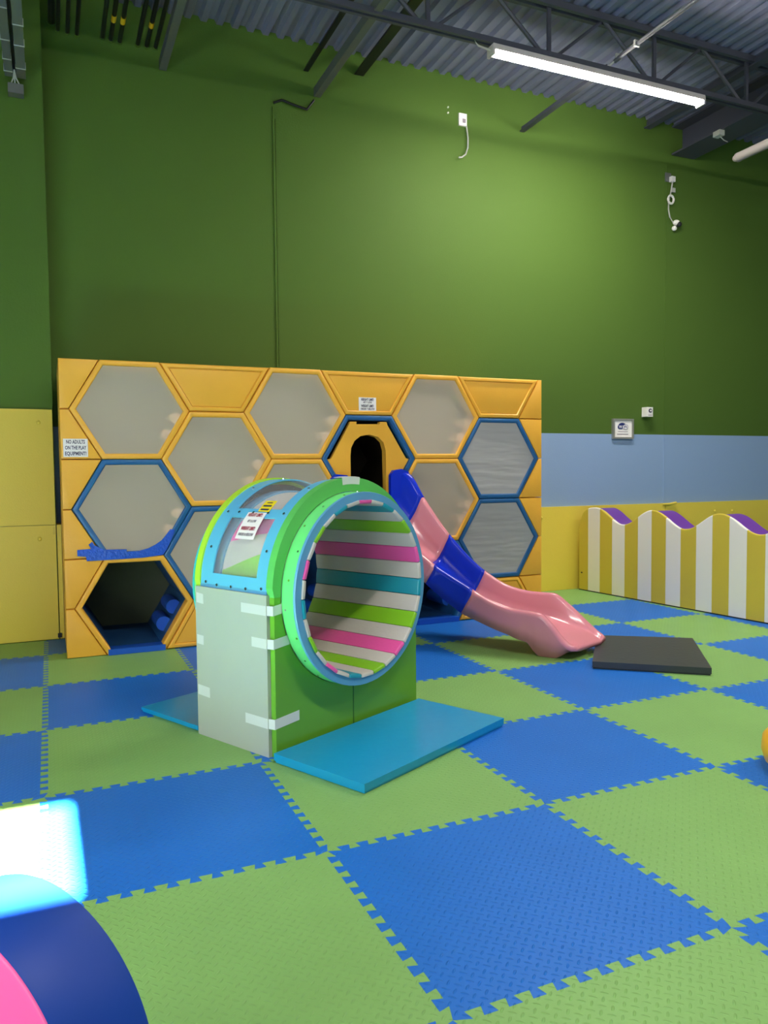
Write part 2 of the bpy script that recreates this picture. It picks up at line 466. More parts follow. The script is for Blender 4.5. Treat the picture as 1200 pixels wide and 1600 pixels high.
# sloping plates hung at the wall
for x, z, lab in ((1.165, 5.265, 'dull grey steel beam seat right of the black pipes, ending on the green wall'), (2.70, 5.295, 'grey steel angle ending on the wall beside the drooping black cable')):
    o = empty('steel_brace', (x, 5.94, z), lab, 'steel brace')
    link('leg_plate', box((x - .034, 3.0, z), (x + .034, 5.945, z + .01)), M_BRACE, o, o.location)
    link('leg_plate', box((x - .034, 3.0, z + .01), (x - .026, 5.945, z + .09)), M_BRACE, o, o.location)
# drooping cable
cb = link('wall_cable', tube([(2.236, 5.93, 5.15), (2.32, 5.925, 5.19), (2.45, 5.92, 5.16), (2.58, 5.92, 5.14), (2.66, 5.925, 5.25)], 0.012, n=6), M_BLACK, smooth=True)
tag(cb, 'drooping black cable between the wall joint and the grey steel angle', 'cable')

# black pipes along y ending on the wall
px = [(0.205, 5.50, .03), (0.255, 5.44, .018), (0.335, 5.435, .018), (0.415, 5.435, .018),
      (0.633, 5.456, .02), (0.705, 5.448, .02), (0.783, 5.447, .02), (0.942, 5.457, .02), (1.023, 5.456, .02), (1.104, 5.461, .02)]
names = ['fattest black pipe, beside the projecting wall section', 'second black pipe from the projecting wall', 'third black pipe from the projecting wall', 'fourth black pipe from the projecting wall',
         'leftmost pipe of the middle three black pipes, without yellow band', 'middle pipe of the middle three black pipes, with yellow band', 'rightmost pipe of the middle three black pipes, with yellow band',
         'leftmost pipe of the right-hand three black pipes', 'middle pipe of the right-hand three black pipes, with yellow band', 'rightmost of all the black pipes on the wall']
for i, ((x, z, r), nm) in enumerate(zip(px, names)):
    o = empty('black_pipe', (x, 5.94, z), nm, 'pipe', group='black pipes at the upper left')
    link('pipe_run', tube([(x, 5.94, z), (x, 1.5, z)], r, n=10), M_BLACK, o, o.location, smooth=True)
    link('wall_ring', tube([(x, 5.949, z), (x, 5.932, z)], r * 1.35, n=10), M_GREENWALL, o, o.location, smooth=True)
    if i in (5, 6, 8): link('marker_band', tube([(x, 5.62 - .02 * (i == 8), z), (x, 5.52, z)], r * 1.08, n=10), M_YELLOWTAPE, o, o.location, smooth=True)

# twin grey ducts above the left wall section
dt = empty('cable_duct', (-0.09, 5.66, 4.68), 'pair of strapped grey ducts running out from the top left wall', 'duct')
for x0, x1 in ((-0.175, -0.115), (-0.085, -0.015)):
    link('duct_run', box((x0, 2.6, 4.80), (x1, 5.6, 4.85)), M_GREY, dt, dt.location, bevel=.006)
for i, y in enumerate((4.55, 4.75, 5.0, 5.05, 5.3, 5.42, 5.5)):
    xa, xb = ((-0.18, -0.112), (-0.088, -0.01))[i % 2]
    link('strap', box((xa, y, 4.794), (xb, y + .008, 4.854)), M_STRAP, dt, dt.location)
link('centre_rod', tube([(-0.10, 2.6, 4.83), (-0.10, 5.6, 4.83)], .013), M_BLACK, dt, dt.location)
link('junction_box', box((-0.155, 5.58, 4.665), (-0.035, 5.67, 4.745)), M_GREY, dt, dt.location, bevel=.006)
for xx in (-.13, -.10, -.065):
    link('box_wire', tube([(xx, 5.6, 4.745), (-.10 + (xx + .1) * .3, 5.56, 4.78), (-0.10, 5.5, 4.82)], .006, n=6), M_STRAP, dt, dt.location)

# ------------------------------------------------------------------ lamps
def strip_light(x, y, z, label):
    o = empty('strip_light', (x, y, z), label, 'ceiling lamp', group='LED strip lights')
    L2 = 1.26
    link('housing', box((-L2, -.055, .02), (L2, .055, .07)), M_LEDHOUSE, o, bevel=.01)
    ring = [(math.cos(a) * .05, math.sin(a) * .020 + .01) for a in [PI + PI * k / 8 for k in range(9)]]
    bm = loops([[(-L2 + .02, p[0], p[1]) for p in ring], [(L2 - .02, p[0], p[1]) for p in ring]], closed=False)
    bm.faces.new([v for v in bm.verts if v.co.x < 0]); bm.faces.new([v for v in bm.verts if v.co.x > 0])
    link('diffuser', bm, M_LED, o, smooth=True)
    for s in (-1, 1): link('end_cap', box((min(s * (L2 - .02), s * (L2 + .005)), -.054, -.02), (max(s * (L2 - .02), s * (L2 + .005)), .054, .06)), M_LEDHOUSE, o, bevel=.008)
    for s in (-.55, .25): link('hanger_clip', box((s - .012, -.02, .065), (s + .012, .02, .085)), M_SCREW, o)
    return o
l0 = strip_light(5.08, 4.4, 5.20, 'lit white LED strip lamp hanging under the dark joist')
bm = tube([(-1.26, 0, .03), (-1.38, .01, .05), (-1.42, .02, .1), (-1.34, .02, .16), (-1.1, 0, .1)], .008, n=6)
link('lamp_cord', bm, M_STRAP, l0, smooth=True)
for i, (x, y) in enumerate(((2.0, -0.8), (7.6, -0.2))):
    strip_light(x, y, 5.3, 'lit LED strip lamp out of frame over the play floor, %s' % ('left of the front row', 'right of the front row')[i])
# surface conduit feeding the lamp
cdt = empty('lamp_conduit', (5.17, 4.42, 5.35), 'pale grey conduit running up from the lit strip lamp', 'conduit')
link('conduit_run', tube([(5.17, 4.34, 5.37), (5.19, 4.2, 5.40), (5.19, 0.5, 5.40)], .02), M_CONDUIT, cdt, cdt.location, smooth=True)
link('flex_end', tube([(4.96, 4.44, 5.30), (5.06, 4.42, 5.31), (5.14, 4.38, 5.345), (5.17, 4.32, 5.375)], .011), M_STRAP, cdt, cdt.location, smooth=True)
for y in (4.3, 4.05): link('conduit_clip', box((5.16, y, 5.375), (5.22, y + .02, 5.43)), M_STRAP, cdt, cdt.location)
# unlit tube at the right edge
tb = empty('tube_cover', (7.2, 4.6, 4.86), 'unlit pale tube lamp hanging at the right edge of the photo', 'tube lamp')
link('tube_body', tube([(7.10, 4.62, 4.86), (7.10, 2.2, 4.86)], .05, n=14), M_TUBE, tb, tb.location, smooth=True)
link('tube_cap', tube([(7.10, 4.66, 4.86), (7.10, 4.6, 4.86)], [.03, .053], n=14), M_TUBE, tb, tb.location, smooth=True)
for y in (4.2, 2.8): link('hanger_wire', tube([(7.10, y, 4.9), (7.10, y, 5.79)], .004, n=5), M_STEEL, tb, tb.location)

# ------------------------------------------------------------------ devices on the back wall
o = empty('outlet_plate', (4.40, 5.95, 5.29), 'white cable outlet plate with a loose white cable, high on the green wall', 'outlet')
link('cover_plate', box((4.35, 5.93, 5.285), (4.45, 5.95, 5.42)), M_WHITE, o, o.location, bevel=.006)
link('socket', box((4.395, 5.922, 5.32), (4.43, 5.932, 5.36)), M_INKG, o, o.location, bevel=.003)
link('loose_cable', tube([(4.445, 5.93, 5.29), (4.46, 5.925, 5.16), (4.455, 5.92, 5.05), (4.42, 5.91, 4.97), (4.37, 5.905, 4.93), (4.33, 5.90, 4.92)], .009, n=6), M_STRAP, o, o.location, smooth=True)
for z, nm in ((5.46, 'upper'), (5.40, 'lower')): tag(link('wall_anchor', tube([(4.22, 5.95, z), (4.22, 5.935, z)], .009), M_WHITE), nm + ' of two tiny white wall anchors left of the high outlet plate', 'wall anchor', 'wall anchors')

o = empty('security_camera', (7.42, 5.95, 4.52), 'white security camera and its coiled cable hanging down the green wall at right', 'camera')
link('outlet', box((7.33, 5.935, 5.09), (7.42, 5.95, 5.20)), M_GREY, o, o.location, bevel=.005)
link('plug', box((7.39, 5.89, 5.085), (7.45, 5.94, 5.15)), M_WHITE, o, o.location, bevel=.01)
link('cable', tube([(7.42, 5.91, 5.09), (7.41, 5.93, 4.95), (7.38, 5.93, 4.85), (7.375, 5.93, 4.75), (7.40, 5.93, 4.65), (7.45, 5.92, 4.58)], .009, n=6), M_STRAP, o, o.location, smooth=True)
link('cable_tag', box((7.425, 5.92, 4.965), (7.48, 5.93, 5.02)), M_STRAP, o, o.location)
bm = tube([(7.40 + .045 * math.cos(a), 5.915, 4.865 + .05 * math.sin(a)) for a in [2 * PI * k / 20 for k in range(21)]], .014, n=8, cap=False)
link('cable_coil', bm, M_WHITE, o, o.location, smooth=True)
bm = bmesh.new(); bmesh.ops.create_uvsphere(bm, u_segments=16, v_segments=10, radius=.048, matrix=Matrix.Translation((7.49, 5.91, 4.585)) @ Matrix.Diagonal((1, .8, .75, 1)))
link('camera_body', bm, M_WHITE, o, o.location, smooth=True)
bm = bmesh.new(); bmesh.ops.create_uvsphere(bm, u_segments=14, v_segments=8, radius=.034, matrix=Matrix.Translation((7.512, 5.885, 4.56)))
link('lens_dome', bm, M_BLACK, o, o.location, smooth=True)
bm = bmesh.new(); bmesh.ops.create_uvsphere(bm, u_segments=14, v_segments=8, radius=.032, matrix=Matrix.Translation((7.465, 5.92, 4.515)))
link('mount_base', bm, M_WHITE, o, o.location, smooth=True)
o = empty('ceiling_sensor', (7.85, 5.9, 5.6), 'small pale sensor box on the dark girder above the security camera', 'sensor')
link('sensor_box', box((7.40, 5.15, 5.37), (7.48, 5.25, 5.43)), M_STRAP, o, o.location, bevel=.006)
link('sensor_wire', tube([(7.47, 5.2, 5.37), (7.5, 5.18, 5.33), (7.56, 5.18, 5.32)], .006, n=6), M_STRAP, o, o.location)

# framed sign
o = empty('wifi_sign', (6.668, 5.95, 1.835), 'silver framed white wifi sign hanging across the blue band\'s top edge', 'sign')
sx0, sx1, sz0, sz1 = 6.506, 6.83, 1.835, 2.085
O = o.location
for a, b_ in (((sx0, 5.915, sz0), (sx1, 5.95, sz0 + .022)), ((sx0, 5.915, sz1 - .022), (sx1, 5.95, sz1)), ((sx0, 5.915, sz0 + .022), (sx0 + .026, 5.95, sz1 - .022)), ((sx1 - .026, 5.915, sz0 + .022), (sx1, 5.95, sz1 - .022))):
    link('frame_bar', box(a, b_), M_FRAMES, o, O, bevel=.004)
link('paper', box((sx0 + .024, 5.928, sz0 + .02), (sx1 - .024, 5.94, sz1 - .02)), M_PAPER, o, O)
def rrect(x0, x1, z0, z1, r, n=6):
    p = []
    for cx_, cz_, a0 in ((x1 - r, z1 - r, 0), (x0 + r, z1 - r, PI / 2), (x0 + r, z0 + r, PI), (x1 - r, z0 + r, 1.5 * PI)):
        p += [(cx_ + r * math.cos(a0 + PI / 2 * k / n), cz_ + r * math.sin(a0 + PI / 2 * k / n)) for k in range(n + 1)]
    return p
cx_ = 6.655
link('logo_left', prism(rrect(6.585, 6.665, 1.955, 2.01, .026), 5.9245, 5.928), M_INKB, o, O)
bm = prism([(cx_ - .045, 2.005)] + [(cx_ + .062 * math.cos(PI - PI * k / 10), 1.995 + .04 * math.sin(PI - PI * k / 10)) for k in range(1, 10)] + [(cx_ + .055, 2.0)], 5.925, 5.928)
link('logo_top', bm, M_INKB, o, O)
link('logo_right', prism(rrect(6.668, 6.742, 1.955, 2.013, .026), 5.923, 5.928), M_PAPER, o, O)
bm = bmesh.new(); rr = rrect(6.664, 6.746, 1.951, 2.016, .028)
ri = rrect(6.668, 6.742, 1.955, 2.012, .025)
loops([[(p[0], 5.9225, p[1]) for p in rr], [(p[0], 5.9225, p[1]) for p in ri]], bm)
link('logo_outline', bm, M_INKB, o, O)
mt = Matrix.Translation(-O)
text('Wi', .05, M_PAPER, o, mt @ facing(6.628, 5.9235, 1.983), bold=.001, wid=.055)
text('Fi', .05, M_INKB, o, mt @ facing(6.705, 5.922, 1.983), bold=.001, wid=.045)
link('print_line', box((6.59, 5.9265, 1.922), (6.745, 5.928, 1.929)), M_INKG, o, O)
link('print_line', box((6.575, 5.9265, 1.888), (6.75, 5.928, 1.898)), M_INKG, o, O)

o = empty('thermostat', (7.03, 5.95, 2.12), 'small white wall sensor box above and right of the framed sign', 'sensor')
link('case', box((6.985, 5.86, 2.115), (7.085, 5.95, 2.235)), M_WHITE, o, o.location, bevel=.012, smooth=True)
link('dial', tube([(7.04, 5.862, 2.19), (7.04, 5.852, 2.19)], .026, n=16), M_INK, o, o.location, smooth=True)
link('button', tube([(7.04, 5.853, 2.19), (7.04, 5.846, 2.19)], .012, n=12), M_WHITE, o, o.location, smooth=True)
link('slot', box((7.01, 5.857, 2.13), (7.075, 5.861, 2.138)), M_INKG, o, o.location)

# ------------------------------------------------------------------ honeycomb climbing wall
HX, HY = 0.15, 4.78
hc = empty('honeycomb_wall', (2.39, 5.3, 0.0), 'large yellow padded honeycomb climbing wall with grey net hexagons and blue frames', 'climbing wall')
HO = hc.location
CH = 2.36 / 3; HH = CH / 2; P0X = 0.22; PITCHX = 0.69
def hexv(c, zc):
    x0 = P0X + PITCHX * c
    return [(x0, zc), (x0 + .235, zc - HH), (x0 + .69, zc - HH), (x0 + .925, zc), (x0 + .69, zc + HH), (x0 + .235, zc + HH)]
def zc_of(c, r): return 2.36 - CH * (r + .5) if c % 2 == 0 else 2.36 - CH * (r + 1)
RP = [(.0015, .10), (.0015, -.008), (.004, -.014), (.010, -.018), (.034, -.018), (.041, -.013), (.045, -.004), (.045, .10)]
CELLS = {(0, 0): 'yn', (0, 1): 'bn', (0, 2): 'yo', (1, 0): 'yn', (1, 1): 'bn', (2, 0): 'yn', (2, 1): 'yn', (2, 2): 'bo',
         (3, 0): 'bd', (3, 1): 'yn', (4, 0): 'yn', (4, 1): 'yn', (4, 2): 'bo', (5, 0): 'bw', (5, 1): 'bw'}
def liner(parent, poly, y0, y1, m, name='tunnel_liner', closed_back=None):
    bm = loops([[(p[0], y0, p[1]) for p in poly], [(p[0], y1, p[1]) for p in poly]])
    link(name, bm, m, parent, HO)
    if closed_back:
        bm = bmesh.new(); bm.faces.new([bm.verts.new((p[0], y1 - .004, p[1])) for p in poly]); link('back_panel', bm, closed_back, parent, HO)
frames = {}
for (c, r), k in CELLS.items():
    zc = zc_of(c, r); hv = hexv(c, zc)
    m = M_HCY if k[0] == 'y' else M_HCB
    fr = link('hexagon_frame', padring(hv, HY, RP), m, hc, HO, smooth=True); frames[c, r] = fr
    if k[0] == 'b': tag(fr, 'blue vinyl hexagon frame')
    inn = inset(ccw(hv), .042)
    if k[1] in 'nw':
        bm = bmesh.new()
        # slightly slack netting: fan of rings with a gentle bulge
        cxx = hv[0][0] + .4625
        rings = []
        for q in (1.0, .75, .5, .25):
            rings.append([(cxx + (p[0] - cxx) * q, HY - .003 + .010 * (1 - q * q), zc + (p[1] - zc) * q) for p in inn])
        loops(rings, bm, cap1=True)
        link('net_panel', bm, M_NETW if k[1] == 'w' else M_NET, fr, HO, smooth=True)
        if k[1] == 'n':
            bm = bmesh.new(); bm.faces.new([bm.verts.new((p[0], HY + .22, p[1])) for p in inn]); link('inner_wall', bm, M_BACK, fr, HO)
            for dx, dz in ((.36, -.05), (.29, -.19)):
                link('climbing_peg', tube([(cxx + dx - .01, HY + .014, zc + dz), (cxx + dx - .01, HY + .2, zc + dz)], .045, n=14), M_PEG, fr, HO, smooth=True)
    if k[1] == 'o':
        liner(fr, inn, HY + .02, 5.84, M_LINER, closed_back=M_OLIVE)
        sill = box((hv[1][0] + .005, HY - .035, 0.002), (hv[2][0] - .005, HY + .10, .048))
        link('sill_pad', sill, M_HCBB, fr, HO, bevel=.012, smooth=True)
        cxx = hv[0][0] + .4625
        for t in (.30, .66):
            px_ = hv[2][0] + (hv[3][0] - hv[2][0]) * t - .05; pz_ = hv[2][1] + (hv[3][1] - hv[2][1]) * t + .05
            link('climbing_peg', tube([(px_, HY + .25, pz_), (px_, HY + .6, pz_)], .062, n=18), M_HCBB, fr, HO, smooth=True)
    if k[1] == 'd':
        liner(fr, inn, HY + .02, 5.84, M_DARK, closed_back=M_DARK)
        half = [(2.572, 1.908), (2.634, 1.909), (2.634, 1.886), (2.862, 1.889), (2.862, 1.91), (2.933, 1.911), (2.939, 1.884), (3.125, 1.577), (3.155, 1.571), (2.945, 1.225),
                (2.925, 1.225), (2.922, 1.554), (2.921, 1.648), (2.898, 1.725), (2.847, 1.772), (2.759, 1.794), (2.67, 1.778), (2.613, 1.735), (2.579, 1.671), (2.572, 1.601), (2.572, 1.225), (2.50, 1.225), (2.345, 1.567), (2.385, 1.573), (2.559, 1.879)]
        dp = link('door_panel', prism(half, HY + .004, HY + .05), M_HCY, fr, HO)
        arch = half[10:21]
        bm = loops([[(p[0], HY + .05, p[1]) for p in arch], [(p[0], HY + .09, p[1]) for p in arch]], closed=False)
        link('arch_lining', bm, M_HCY, dp, HO, smooth=True)
# half-cell trapezoid pads at top and bottom of odd columns
for c in (1, 3, 5):
    hv = hexv(c, 2.36); x0 = hv[0][0]
    top = [(x0, 2.36), (x0 + .235, 2.36 - HH), (x0 + .69, 2.36 - HH), (x0 + .925, 2.36)]
    for poly in (top, [(p[0], 2.36 - p[1]) for p in top]):
        g = inset(ccw(poly), .004)
        pd = link('trapezoid_pad', padring(g, HY, [(0, .10), (0, -.004), (.006, -.014), (.014, -.018), (.030, -.018), (.037, -.012), (.040, .004)]), M_HCY, hc, HO, smooth=True)
        g2 = inset(ccw(g), .040)
        link('inset_panel', padplate(g2, HY - .010, .10, .008), M_HCY, pd, HO, smooth=True)
# edge pads left and right
XRT = 4.637
def edge(poly):
    link('edge_pad', padplate(inset(ccw(poly), .003), HY - .014, .12, .012), M_HCY, hc, HO, smooth=True)
for r in range(3):
    zt, zm, zb = 2.36 - CH * r, 2.36 - CH * (r + .5), 2.36 - CH * (r + 1)
    edge([(HX, zt), (HX, zm), (P0X, zm), (P0X + .235, zt)])
    edge([(HX, zm), (HX, zb), (P0X + .235, zb), (P0X, zm)])
x5 = P0X + PITCHX * 5
zl = [2.36 - HH * i for i in range(7)]
for i in range(6):
    a = x5 + (.925 if i % 2 == 0 else .69); b_ = x5 + (.69 if i % 2 == 0 else .925)
    edge([(a, zl[i]), (b_, zl[i + 1]), (XRT, zl[i + 1]), (XRT, zl[i])])
link('side_panel', box((HX + .004, HY + .10, 0.0), (HX + .05, 5.88, 2.355)), M_HCY, hc, HO, bevel=.01)
link('side_panel', box((XRT - .05, HY + .10, 0.0), (XRT - .004, 5.88, 2.355)), M_HCY, hc, HO, bevel=.01)
link('top_panel', box((HX + .05, HY + .10, 2.30), (XRT - .05, 5.88, 2.352)), M_HCY, hc, HO)
# blue tape patch on the torn net of the left middle cell
tp = [(0.362, 0.922), (0.378, 0.895), (0.423, 0.868), (0.486, 0.840), (0.579, 0.828), (0.711, 0.831), (0.788, 0.85), (0.847, 0.878), (0.896, 0.911), (0.936, 0.959), (0.967, 0.999), (1.001, 0.992), (0.985, 0.937), (0.935, 0.835), (0.905, 0.79), (0.748, 0.775), (0.578, 0.772), (0.32, 0.770), (0.312, 0.805), (0.250, 0.813), (0.255, 0.862), (0.352, 0.866), (0.335, 0.90)]
t_ = link('tape_patch', prism(tp, HY - .026, HY - .018), M_TAPE, hc, HO); tag(t_, 'shiny bright blue tape over the torn net')
link('tape_patch', prism([(0.25, .825), (.25, .862), (.62, .85), (.62, .80)], HY - .031, HY - .026), M_TAPE, hc, HO)

def sign(x0, x1, z0, z1, y, lines, label):
    o = empty('paper_sign', ((x0 + x1) / 2, y, z0), label, 'sign'); O = o.location
    link('sheet', box((x0, y - .003, z0), (x1, y, z1)), M_PAPER, o, O)
    for s, size, fz, wfrac, m in lines:
        text(s, size, m, o, Matrix.Translation(-O) @ facing((x0 + x1) / 2, y - .0036, z0 + (z1 - z0) * fz), bold=.0012, wid=(x1 - x0) * wfrac)
sign(0.172, 0.352, 1.592, 1.734, HY - .0145, [('NO ADULTS', .040, .82, .76, M_INK), ('ON THE PLAY', .040, .50, .86, M_INK), ('EQUIPMENT!', .040, .18, .86, M_INK)], 'white paper sign reading NO ADULTS ON THE PLAY EQUIPMENT!')
sign(2.652, 2.822, 2.008, 2.128, HY - .0105, [('HEIGHT LIMIT:', .030, .83, .74, M_INK), ('4FT & LOW', .022, .62, .5, M_INKG), ('WEIGHT LIMIT:', .030, .35, .74, M_INK), ('100LBS & BELOW', .022, .13, .8, M_INKG)], 'white height and weight limit sign above the arched door')

# ------------------------------------------------------------------ slide
sl = empty('slide', (3.3, 3.9, 0), 'curved plastic slide in blue and pink sections from the arched door to the black mat', 'slide')
SO = sl.location
tv = V((0.5896, -0.8077, 0)); RA = V((3.08, 4.72, 0)); WID = 0.58
LA = RA + V((-0.8077, -0.5896, 0)) * WID
SP = [-.02, .0, .2, .46]
def Rxy(s):
    return RA + tv * s
def Lxy(s):
    if s >= .46: return LA + tv * s
    e = LA + tv * .46; st = V((2.42, 4.735, 0)); k_ = max(0, s / .46)
    return st.lerp(e, k_)
ZR = [(0, 1.455), (.06, 1.43), (.205, 1.215), (.46, .885), (.8, .578), (1.05, .455), (1.25, .425), (1.42, .425), (1.55, .345), (1.70, .22), (1.80, .15), (1.90, .11)]
ZL = [(0, 1.42), (.06, 1.38), (.2, 1.10), (.46, .77), (.92, .50), (1.10, .41), (1.27, .365), (1.48, .35), (1.58, .27), (1.66, .16), (1.72, .11), (1.90, .095)]
ZB = [(0, 1.19), (.06, 1.15), (.2, .98), (.46, .66), (.8, .38), (1.05, .27), (1.25, .23), (1.45, .215), (1.58, .19), (1.70, .15), (1.80, .12), (1.90, .085)]
ZK = [(0, 1.00), (.2, .80), (.46, .52), (.8, .30), (1.05, .19), (1.25, .135), (1.36, .11), (1.44, .03), (1.5, .003), (1.66, .003), (1.74, .03), (1.80, .058), (1.90, .062)]
JO = [.205, .46, .80]
SH = [(0, 0), (.2, .06), (.46, .13), (.9, .13), (1.3, .03), (1.6, -.06), (1.9, -.15)]
def section(s):
    w_ = 1.0
    sL = s + interp(SH, s)
    L, R = Lxy(sL), Rxy(s)
    if s > 1.6:
        q = (s - 1.6) / .29; w_ = math.sqrt(max(0.0, 1 - (q * .97) ** 2)) * .38 + .62
    c = (L + R) / 2; L = c + (L - c) * w_; R = c + (R - c) * w_
    zl_, zr_, zb = interp(ZL, sL), interp(ZR, s), interp(ZB, s)
    zk = interp(ZK, s)
    zb = min(zb, min(zl_, zr_) - .012)
    zkl = min(zk, zl_ - .03); zkr = min(zk, zr_ - .03)
    kb = max(0.0, min(1.0, (1.15 - s) / .3)) * min(1.0, s / .25)
    bk = tv * (-.5 * (zl_ - zkl) * kb); bi = tv * (-.42 * max(0.0, zr_ - zb) * kb)
    lip = 0.0
    for j in JO:
        if abs(s - j) < .045: lip = .012
    W_ = (R - L).length; d = (R - L).normalized()
    def P(off, z, q=0.0, r=0.0): return tuple(L + d * off + bk * q + bi * r + V((0, 0, z)))
    foot = 0.0
    if s > 1.3: foot = min(.05, (s - 1.3) * .4)
    kl = lambda t, a, b_: a + (b_ - a) * t
    pr = [P(.015 - lip + foot, zkl, 1.0), P(.005 - lip + foot * .5, kl(.5, zkl, zl_ - .035), .5), P(-.008 - lip, zl_ - .035), P(-.008, zl_ - .014), P(.006, zl_ - .002), P(.026, zl_), P(.046, zl_ - .006), P(.058, zl_ - .022),
          P(.075, kl(.5, zb, zl_ - .022), 0, .5), P(.105, zb + (zl_ - zb) * .15, 0, .85), P(.16, zb + .006, 0, 1), P(W_ * .5, zb, 0, 1),
          P(W_ - .16, zb + .006, 0, 1), P(W_ - .105, zb + (zr_ - zb) * .15, 0, .85), P(W_ - .075, kl(.5, zb, zr_ - .022), 0, .5), P(W_ - .058, zr_ - .022), P(W_ - .046, zr_ - .006), P(W_ - .026, zr_), P(W_ - .006, zr_ - .002), P(W_ + .008, zr_ - .014),
          P(W_ + .008 + lip, zr_ - .035), P(W_ - .005 + lip - foot * .5, kl(.5, zkr, zr_ - .035), .5), P(W_ - .015 + lip - foot, zkr, 1.0)]
    return pr
SEG = [(0.0, .205, M_SLIDEB, 'blue flared top section'), (.205, .46, M_SLIDEP, 'upper pink section'), (.46, .80, M_SLIDEB, 'lower blue section'), (.80, 1.88, M_SLIDEP, 'long pink run-out section')]
for i, (a, b_, m, lab) in enumerate(SEG):
    n = max(8, int((b_ - a) / .028)); rings = []
    for k in range(n + 1):
        s = a + (b_ - a) * k / n
        rings.append(section(s))
    bm = loops(rings, closed=False)
    if i == 3:
        bm.verts.ensure_lookup_table(); nn = len(rings[0])
        bm.faces.new(bm.verts[-nn:])
    o = link('slide_section', bm, m, sl, SO, smooth='all'); tag(o, lab)
    md = o.modifiers.new('thick', 'SOLIDIFY'); md.thickness = .006; md.offset = 0
# flared side ears at the top, standing against the door pad
for nm, pts in (('ear', [(2.36, 1.16), (2.36, 1.40), (2.40, 1.435), (2.50, 1.425), (2.58, 1.37), (2.62, 1.16)]), ('ear', [(2.93, 1.16), (2.93, 1.42), (2.96, 1.465), (3.04, 1.478), (3.11, 1.45), (3.14, 1.16)])):
    link(nm, prism(pts, 4.69, 4.745), M_SLIDEB, sl, SO, bevel=.02, seg=3, smooth=True)

# ------------------------------------------------------------------ spinning drum ride
RZ = math.atan2(.443, .897)
dr = empty('drum_tunnel', (1.079, 2.028, 0), 'green and white padded barrel ride with a striped rolling drum inside', 'barrel ride', rz=RZ)
BW, BD, BHH = 1.16, .617, .83
CX, CZ = .58, .81
RI, RO = .468, .53
def tomb(n=40, r=.58, z0=.83):
    return [(CX + r * math.cos(PI - PI * k / n), z0 + r * math.sin(PI - PI * k / n)) for k in range(n + 1)]
def tomb_hit(a, r=.58):
    """outer outline hit from hole centre at angle a"""
    dx, dz = math.cos(a), math.sin(a)
    # sides, bottom, arch
    ts = []
    if abs(dx) > 1e-6: ts.append(((0 if dx < 0 else BW) - CX) / dx)
    if dz < -1e-6: ts.append((0 - CZ) / dz)
    t = min(ts) if ts else 9
    p = (CX + dx * t, CZ + dz * t)
    if p[1] > .83 or t == 9:
        # circle centre (CX,.83) radius r
        ox, oz = 0, CZ - .83
        bq = oz * dz; cq = oz * oz - r * r
        t = -bq + math.sqrt(bq * bq - cq); p = (CX + dx * t, CZ + dz * t)
    return p
def tombplate(angs, y0, y1, rh, r=.58):
    bm = bmesh.new(); rows = []
    for a in angs:
        hi = (CX + rh * math.cos(a), CZ + rh * math.sin(a)); ho = tomb_hit(a, r)
        rows.append([bm.verts.new((p[0], y, p[1])) for y in (y0, y1) for p in (hi, ho)])
    for A, B in zip(rows, rows[1:]):
        bm.faces.new((A[0], A[1], B[1], B[0])); bm.faces.new((A[2], B[2], B[3], A[3]))
        bm.faces.new((A[0], B[0], B[2], A[2])); bm.faces.new((A[1], A[3], B[3], B[1]))
    return bm
crn = [math.atan2(-CZ, -CX) + 2 * PI, math.atan2(-CZ, BW - CX) + 2 * PI]
def angset(a0, a1, n=44):
    s_ = {a0 + (a1 - a0) * k / n for k in range(n + 1)} | {c for c in crn if a0 < c < a1} | {c - 2 * PI for c in crn if a0 < c - 2 * PI < a1}
    return sorted(s_)
zs_ = math.asin((.832 - CZ) / .56)
# lower front pads (two halves with a seam), green arch above
link('front_pad', tombplate(angset(PI - .02, 1.5 * PI - .004, 24), -.012, .03, .535), M_PANELG, dr)
link('front_pad', tombplate(angset(1.5 * PI + .004, 2 * PI + .02, 24), -.012, .03, .535), M_PANELG, dr)
link('front_arch', tombplate(angset(.02, PI - .02, 40), -.014, .035, .535, .592), M_ARCHG, dr)
link('back_pad', tombplate(angset(PI - .02, 1.5 * PI, 24), BD - .03, BD, .535), M_PANELG, dr)
link('back_pad', tombplate(angset(1.5 * PI, 2 * PI + .02, 24), BD - .03, BD, .535), M_PANELG, dr)
link('back_arch', tombplate(angset(.02, PI - .02, 40), BD - .03, BD + .012, .535, .592), M_LIME, dr)
# side pads
o = link('side_pad', box((-.022, .022, 0.0), (.004, BD - .005, .832)), M_BEIGEPANEL, dr, bevel=.008, smooth=True); tag(o, 'off-white side pad')
o = link('side_pad', box((BW - .004, .0, 0.0), (BW + .014, BD, .832)), M_BEIGEPANEL, dr, bevel=.006, smooth=True)
link('pad_seam', box((CX - .004, -.0135, .0), (CX + .004, -.010, .28)), M_LINEGREEN, dr)
link('base_box', box((.006, .032, 0.004), (BW - .006, BD - .032, .23)), M_DARKGAP, dr)
